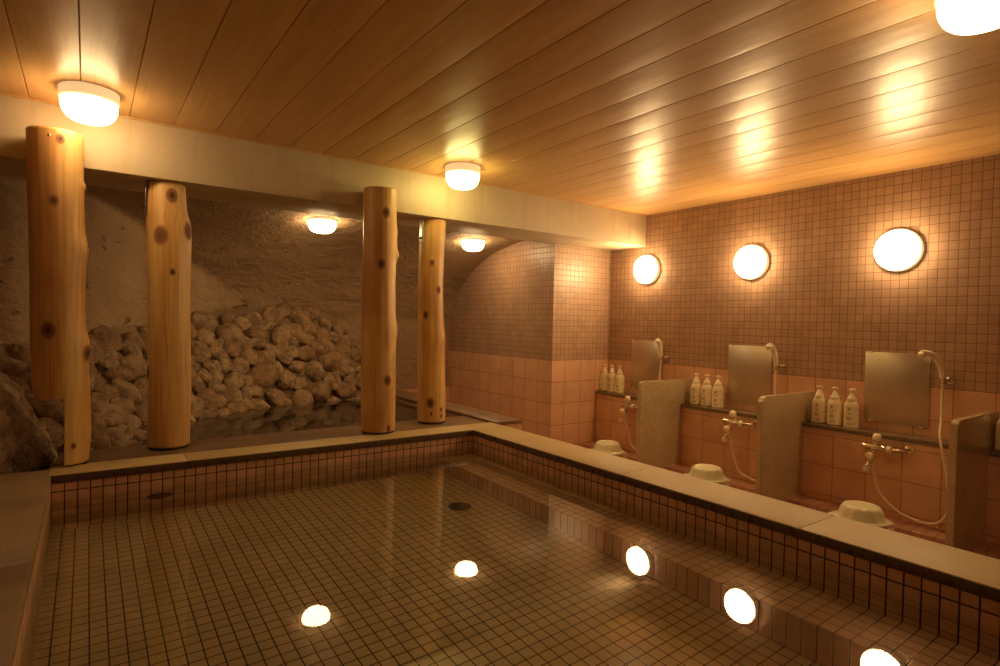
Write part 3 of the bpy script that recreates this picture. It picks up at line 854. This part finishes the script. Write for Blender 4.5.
# pump bottles
def make_bottle():
    root = empty('pump_bottle', (0, 0, 0), 'x', 'bottle', 'pump bottles on the shelves')
    mb = MB()
    mb.loft([(0.0, 0.033, 0.043), (0.003, 0.036, 0.046), (0.010, 0.0365, 0.0465), (0.014, 0.035, 0.0445), (0.135, 0.035, 0.0445), (0.152, 0.034, 0.0425), (0.166, 0.031, 0.038), (0.176, 0.027, 0.032), (0.183, 0.024, 0.027)], 44, 3.0)
    mb.build('bottle_body', M['bottle'], root, angle=50)
    mb = MB(); mb.lathe([(0.027, 0.178), (0.029, 0.182), (0.029, 0.198), (0.025, 0.204), (0.019, 0.214), (0.014, 0.232), (0.008, 0.238), (0.008, 0.250)], 24)
    mb.build('collar', M['pump'], root, angle=50)
    mb = MB(); mb.lathe([(0.008, 0.246), (0.011, 0.249), (0.011, 0.261), (0.009, 0.266), (0.003, 0.267)], 20)
    mb.box(-0.012, -0.021, 0.250, 0.008, 0.021, 0.263, 0.004)
    mb.box(-0.036, -0.006, 0.254, 0.0, 0.006, 0.263, 0.003)
    mb.build('pump_head', M['pump'], root)
    for k, zz in enumerate((0.128, 0.097, 0.063)):
        mb = MB(); r_ = random.Random(50 + k)
        # brushed character: a few short strokes
        strokes = [((-0.008, 0.006), (0.008, 0.007)), ((0, 0.011), (-0.001, -0.010)), ((-0.008, -0.008), (0.008, -0.009)), ((-0.006, 0.0), (0.007, -0.001))]
        if k == 1: strokes = [((-0.007, 0.009), (-0.009, -0.002)), ((0.003, 0.010), (0.007, 0.005)), ((-0.006, -0.008), (0.008, 0.004))]
        if k == 2: strokes = [((-0.009, 0.008), (0.009, 0.008)), ((-0.009, 0.008), (-0.008, -0.009)), ((0.009, 0.008), (0.008, -0.009)), ((-0.008, -0.001), (0.008, 0.0)), ((-0.008, -0.009), (0.008, -0.009))]
        for (ya, za), (yb, zb) in strokes:
            d = Vector((0, yb - ya, zb - za)).normalized(); w = Vector((0, -d.z, d.y)) * 0.0020
            a, c_ = Vector((-0.0353, ya + 0.006, zz + za)), Vector((-0.0353, yb + 0.006, zz + zb))
            vs4 = [mb.bm.verts.new(p) for p in (a - w, a + w, c_ + w * 0.6, c_ - w * 0.6)]
            f = mb.bm.faces.new(vs4)
            g = bmesh.ops.extrude_face_region(mb.bm, geom=[f])
            for v in g['geom']:
                if isinstance(v, bmesh.types.BMVert): v.co.x += 0.0012
        mb.build('printed_character', M['ink_brown'], root, smooth=False)
    mb = MB(); mb.box(-0.0362, -0.018, 0.024, -0.0345, 0.018, 0.0275)
    mb.box(-0.0362, -0.014, 0.036, -0.0345, 0.014, 0.0375)
    mb.build('small_print', M['ink_brown'], root, smooth=False)
    return root
proto = make_bottle()
def recolour(root, ink, pump=None):
    for ch in [x for x in bpy.data.objects if x.parent == root]:
        n = ch.name.split('.')[0]
        if n in ('printed_character', 'small_print') or (pump and n == 'pump_head'):
            ch.data = ch.data.copy(); ch.data.materials[0] = M[ink] if n != 'pump_head' else pump
            if n == 'pump_head': ch['label'] = 'pink pump head'
places = ['far corner shelf', 'middle shelf', 'near shelf']
pn = ['left bottle of the three pink-topped pump bottles on the far corner shelf', 'centre bottle of the three pink-topped pump bottles on the far corner shelf', 'right bottle of the three pink-topped pump bottles, beside the far mirror',
      'cream pump bottle next to the far partition on the middle shelf', 'cream pump bottle standing between its two neighbours on the middle shelf', 'cream pump bottle on the middle shelf, closest to the mirror',
      'cream pump bottle with reddish lettering against the partition on the near shelf', 'cream pump bottle with green lettering in the middle of the near shelf', 'cream pump bottle with brown lettering beside the near mirror']
first = True; n = 0
for gi, ysb in enumerate(((4.120, 4.020, 3.915), (3.038, 2.932, 2.826), (2.010, 1.905, 1.795))):
    for k, y in enumerate(ysb):
        o = proto if first else copy_tree(proto); first = False
        o.location = (4.275, y, 0.0763); o.rotation_euler.z = math.radians((3, -4, 2)[k] + 6)
        o['label'] = pn[n]; n += 1
        todo = ('ink_red', 'ink_green', 'ink_brown')[k]
        o['_ink'] = todo; o['_pink'] = (gi == 0)
o = copy_tree(proto); o.location = (4.275, 0.975, 0.0763); o['label'] = 'cream pump bottle cut by the right edge beyond the nearest partition'; o['_ink'] = 'ink_red'; o['_pink'] = False
for o in [x for x in bpy.data.objects if x.name.split('.')[0] == 'pump_bottle']:
    recolour(o, o['_ink'], M['pump_pink'] if o['_pink'] else None); del o['_ink']; del o['_pink']

# shower faucets
def make_faucet():
    root = empty('wall_faucet', (0, 0, 0), 'x', 'faucet', 'wash place faucets')
    RY = Matrix.Rotation(PI / 2, 4, 'X')  # +Z -> -Y
    def cyl(prof, mt, nm, mt_, n=24, parent=None):
        mb = MB(); mb.lathe(prof, n, mt); return mb.build(nm, mt_, parent or root, angle=45)
    X = -0.09
    # body along the wall
    cyl([(0.012, -0.080), (0.019, -0.078), (0.021, -0.070), (0.020, 0.0), (0.019, 0.010), (0.019, 0.034), (0.016, 0.040), (0.016, 0.052), (0.020, 0.056), (0.020, 0.082), (0.016, 0.088), (0.011, 0.090), (0.011, 0.115)], Matrix.Translation((X, 0, 0)) @ RY, 'body', M['chrome'])
    cyl([(0.0205, 0.057), (0.0215, 0.060), (0.0215, 0.080), (0.0205, 0.083)], Matrix.Translation((X, 0, 0)) @ RY, 'adjusting_ring', M['ivory'])
    # S bend to the wall and flange
    mb = MB(); mb.tube(smooth_path([(X, -0.112, 0), (X + 0.012, -0.132, 0.001), (X + 0.035, -0.145, 0.002), (X + 0.088, -0.148, 0.003)], 5), 0.011, 14)
    mb.lathe([(0.028, 0.0), (0.027, 0.006), (0.016, 0.014)], 24, Matrix.Translation((0, -0.148, 0.003)) @ Matrix.Rotation(-PI / 2, 4, 'Y'))
    mb.build('supply_pipe', M['chrome'], root)
    mb = MB(); mb.tube([(X, 0.04, 0), (X + 0.088, 0.04, 0)], 0.011, 14)
    mb.lathe([(0.028, 0.0), (0.027, 0.006), (0.016, 0.014)], 24, Matrix.Translation((0, 0.04, 0)) @ Matrix.Rotation(-PI / 2, 4, 'Y'))
    mb.build('supply_pipe', M['chrome'], root)
    # top knob
    cyl([(0.010, 0.012), (0.010, 0.035), (0.018, 0.038), (0.020, 0.045)], Matrix.Translation((X, 0.0, 0)), 'knob_stem', M['chrome'])
    k = cyl([(0.020, 0.045), (0.025, 0.050), (0.0268, 0.063), (0.024, 0.079), (0.017, 0.088), (0.004, 0.091)], Matrix.Translation((X, 0.0, 0)), 'top_knob', M['ivory'], 12)
    # lower knob facing the bather
    mt = Matrix.Translation((X, 0.022, -0.052)) @ Matrix.Rotation(-PI / 2, 4, 'Y')
    cyl([(0.013, -0.012), (0.013, 0.030), (0.018, 0.034)], mt, 'valve', M['chrome'])
    cyl([(0.019, 0.034), (0.0235, 0.038), (0.024, 0.052), (0.019, 0.061), (0.004, 0.065)], mt, 'front_knob', M['ivory'], 12)
    mb = MB(); mb.tube([(X, 0.022, -0.012), (X, 0.022, -0.078)], 0.015, 16); mb.build('riser', M['chrome'], root)
    mb = MB(); mb.tube(smooth_path([(X, 0.022, -0.075), (X - 0.012, 0.027, -0.092), (X - 0.035, 0.034, -0.105), (X - 0.048, 0.038, -0.132)], 5), [0.012] * 15 + [0.012], 14); mb.build('spout', M['chrome'], root)
    cyl([(0.011, -0.122), (0.0165, -0.124), (0.0165, -0.150), (0.012, -0.154)], Matrix.Translation((X - 0.047, 0.038, 0.0)), 'spout_tip', M['ivory'])
    return root
fy = (3.660, 2.580, 1.568); fz = (-0.006, 0.004, -0.003)
f0 = make_faucet()
flab = ('chrome mixer faucet with ivory knobs at the far wash place', 'chrome mixer faucet with ivory knobs at the middle wash place', 'chrome mixer faucet with ivory knobs at the near wash place')
for i, y in enumerate(fy):
    o = f0 if i == 0 else copy_tree(f0); o.location = (4.20, y, fz[i]); o['label'] = flab[i]

# hand showers
def hand_shower(y, ty, label, a_, dy_):
    root = empty('hand_shower', (XW, y, 0.445), label, 'shower', 'hand showers')
    mb = MB(); mb.box(-0.006, -0.040, -0.022, 0.0, 0.006, 0.022, 0.002)
    mb.tube([(-0.004, -0.017, 0.0), (-0.045, -0.008, 0.0)], 0.010, 14)
    mb.lathe([(0.014, -0.018), (0.0185, -0.018), (0.0185, 0.018), (0.014, 0.018)], 24, Matrix.Translation((-0.06, 0, 0)) @ Matrix.Rotation(-0.15, 4, 'Y'))
    mb.build('holder', M['chrome'], root)
    pts = smooth_path([(-0.058, 0, -0.026), (-0.064, 0.001, 0.03), (-0.083, 0.004, 0.082), (-0.118, 0.012, 0.128), (-0.165, 0.024, 0.160), (-0.215, 0.036, 0.172), (-0.238, 0.042, 0.172)], 6)
    pts = [Vector((-0.058 + (p.x + 0.058) / 0.18 * a_, dy_ * max(0.0, -(p.x + 0.058) / 0.18) ** 1.3, p.z)) for p in pts]
    n_ = len(pts); rr = [0.0135 + 0.0055 * math.sin(PI * min(1, i / (n_ - 1) * 1.1)) for i in range(n_)]
    for i in range(n_ - 5, n_): rr[i] = 0.0165
    mb = MB(); mb.tube(pts, rr, 18); h = mb.build('handle', M['ivory'], root)
    mb = MB(); mt = Matrix.Translation((-0.058 - a_ * 0.985, dy_ * 0.98, 0.163)) @ Matrix.Rotation(-0.25, 4, 'Y')
    mb.lathe([(0.012, 0.012), (0.020, 0.006), (0.023, -0.012), (0.021, -0.018), (0.004, -0.019)], 24, mt)
    mb.build('spray_head', M['ivory'], h)
    # hose: hangs, loops above the ledge, back up to the faucet
    Z = lambda z: z - 0.445
    a = [(-0.058, 0, -0.02), (-0.068, -0.002, -0.12), (-0.095, -0.010, -0.24), (-0.175, -0.030, Z(0.12)), (-0.205, -0.055, Z(0.02)), (-0.210, -0.085, Z(-0.15)), (-0.215, -0.100, Z(-0.29)), (-0.220, -0.060, Z(-0.385)), (-0.225, 0.010, Z(-0.415)), (-0.228, 0.09, Z(-0.405)), (-0.232, 0.17, Z(-0.375)), (-0.238, ty - y - 0.02, Z(-0.29)), (-0.243, ty - y + 0.012, Z(-0.17)), (-0.2475, ty - y + 0.020, Z(-0.098))]
    mb = MB(); mb.tube(smooth_path(a, 8), 0.0075, 12); mb.build('hose', M['hose'], root)
hand_shower(3.440, 3.660, 'ivory hand shower on its wall holder at the far wash place', 0.085, -0.02)
hand_shower(2.350, 2.580, 'ivory hand shower on its wall holder at the middle wash place', 0.105, 0.004)
hand_shower(1.288, 1.568, 'ivory hand shower on its wall holder at the near wash place', 0.13, 0.075)

# stools with upturned basins
def make_stool():
    root = empty('bath_stool', (0, 0, 0), 'x', 'stool', 'plastic bath stools')
    mb = MB(); mb.box(-0.125, -0.145, 0.232, 0.125, 0.145, 0.262, 0.013, 4); mb.build('seat', M['stool'], root)
    for sy in (-1, 1):
        mb = MB(); mb.box(-0.10, sy * 0.145 - 0.010, 0.0, 0.10, sy * 0.145 + 0.010, 0.240, 0.006, 3); mb.build('leg', M['stool'], root)
    mb = MB(); mb.box(-0.008, -0.14, 0.10, 0.008, 0.14, 0.125, 0.004); mb.build('stretcher', M['stool'], root)
    return root
def make_basin():
    mb = MB(); N = 72
    prof = [(0.122, 0.000), (0.126, 0.003), (0.126, 0.007), (0.112, 0.012), (0.106, 0.018), (0.098, 0.045), (0.090, 0.072), (0.084, 0.083), (0.076, 0.088), (0.070, 0.088), (0.066, 0.084), (0.002, 0.084)]
    inner = [(0.002, 0.080), (0.064, 0.080), (0.078, 0.082), (0.086, 0.070), (0.094, 0.044), (0.102, 0.016), (0.108, 0.009), (0.118, 0.0)]
    rings = []
    for j, (r, z) in enumerate(prof + inner):
        ring = []
        for k in range(N):
            t = 2 * PI * k / N
            rr = r
            if 0.018 <= z <= 0.075 and r > 0.08: rr = r + 0.0022 * math.cos(t * 12)
            ring.append(mb.bm.verts.new((rr * math.cos(t), rr * math.sin(t), z)))
        rings.append(ring)
    for a, b_ in zip(rings, rings[1:] + rings[:1]):
        for k in range(N): mb.bm.faces.new((a[k], a[(k + 1) % N], b_[(k + 1) % N], b_[k]))
    return mb.build('wash_basin', M['basin'], angle=40)
st, bs_ = make_stool(), make_basin()
where = ('far', 'middle', 'near')
for i, (x, y) in enumerate(((3.62, 3.43), (3.62, 2.46), (3.62, 1.445))):
    s = st if i == 0 else copy_tree(st)
    s.location = (x - 0.01, y + 0.025, ZF); s.rotation_euler.z = math.radians(4 - 5 * i)
    s['label'] = f'cream bath stool under the upturned basin at the {where[i]} wash place'
    b_ = bs_ if i == 0 else bs_.copy()
    if i: COL.objects.link(b_)
    b_.location = (x + 0.004, y + 0.006, ZF + 0.2625); b_.scale = (1.12, 1.12, 0.92)
    tag(b_, f'yellowish plastic basin upside down on the stool at the {where[i]} wash place', 'basin', 'upturned wash basins')
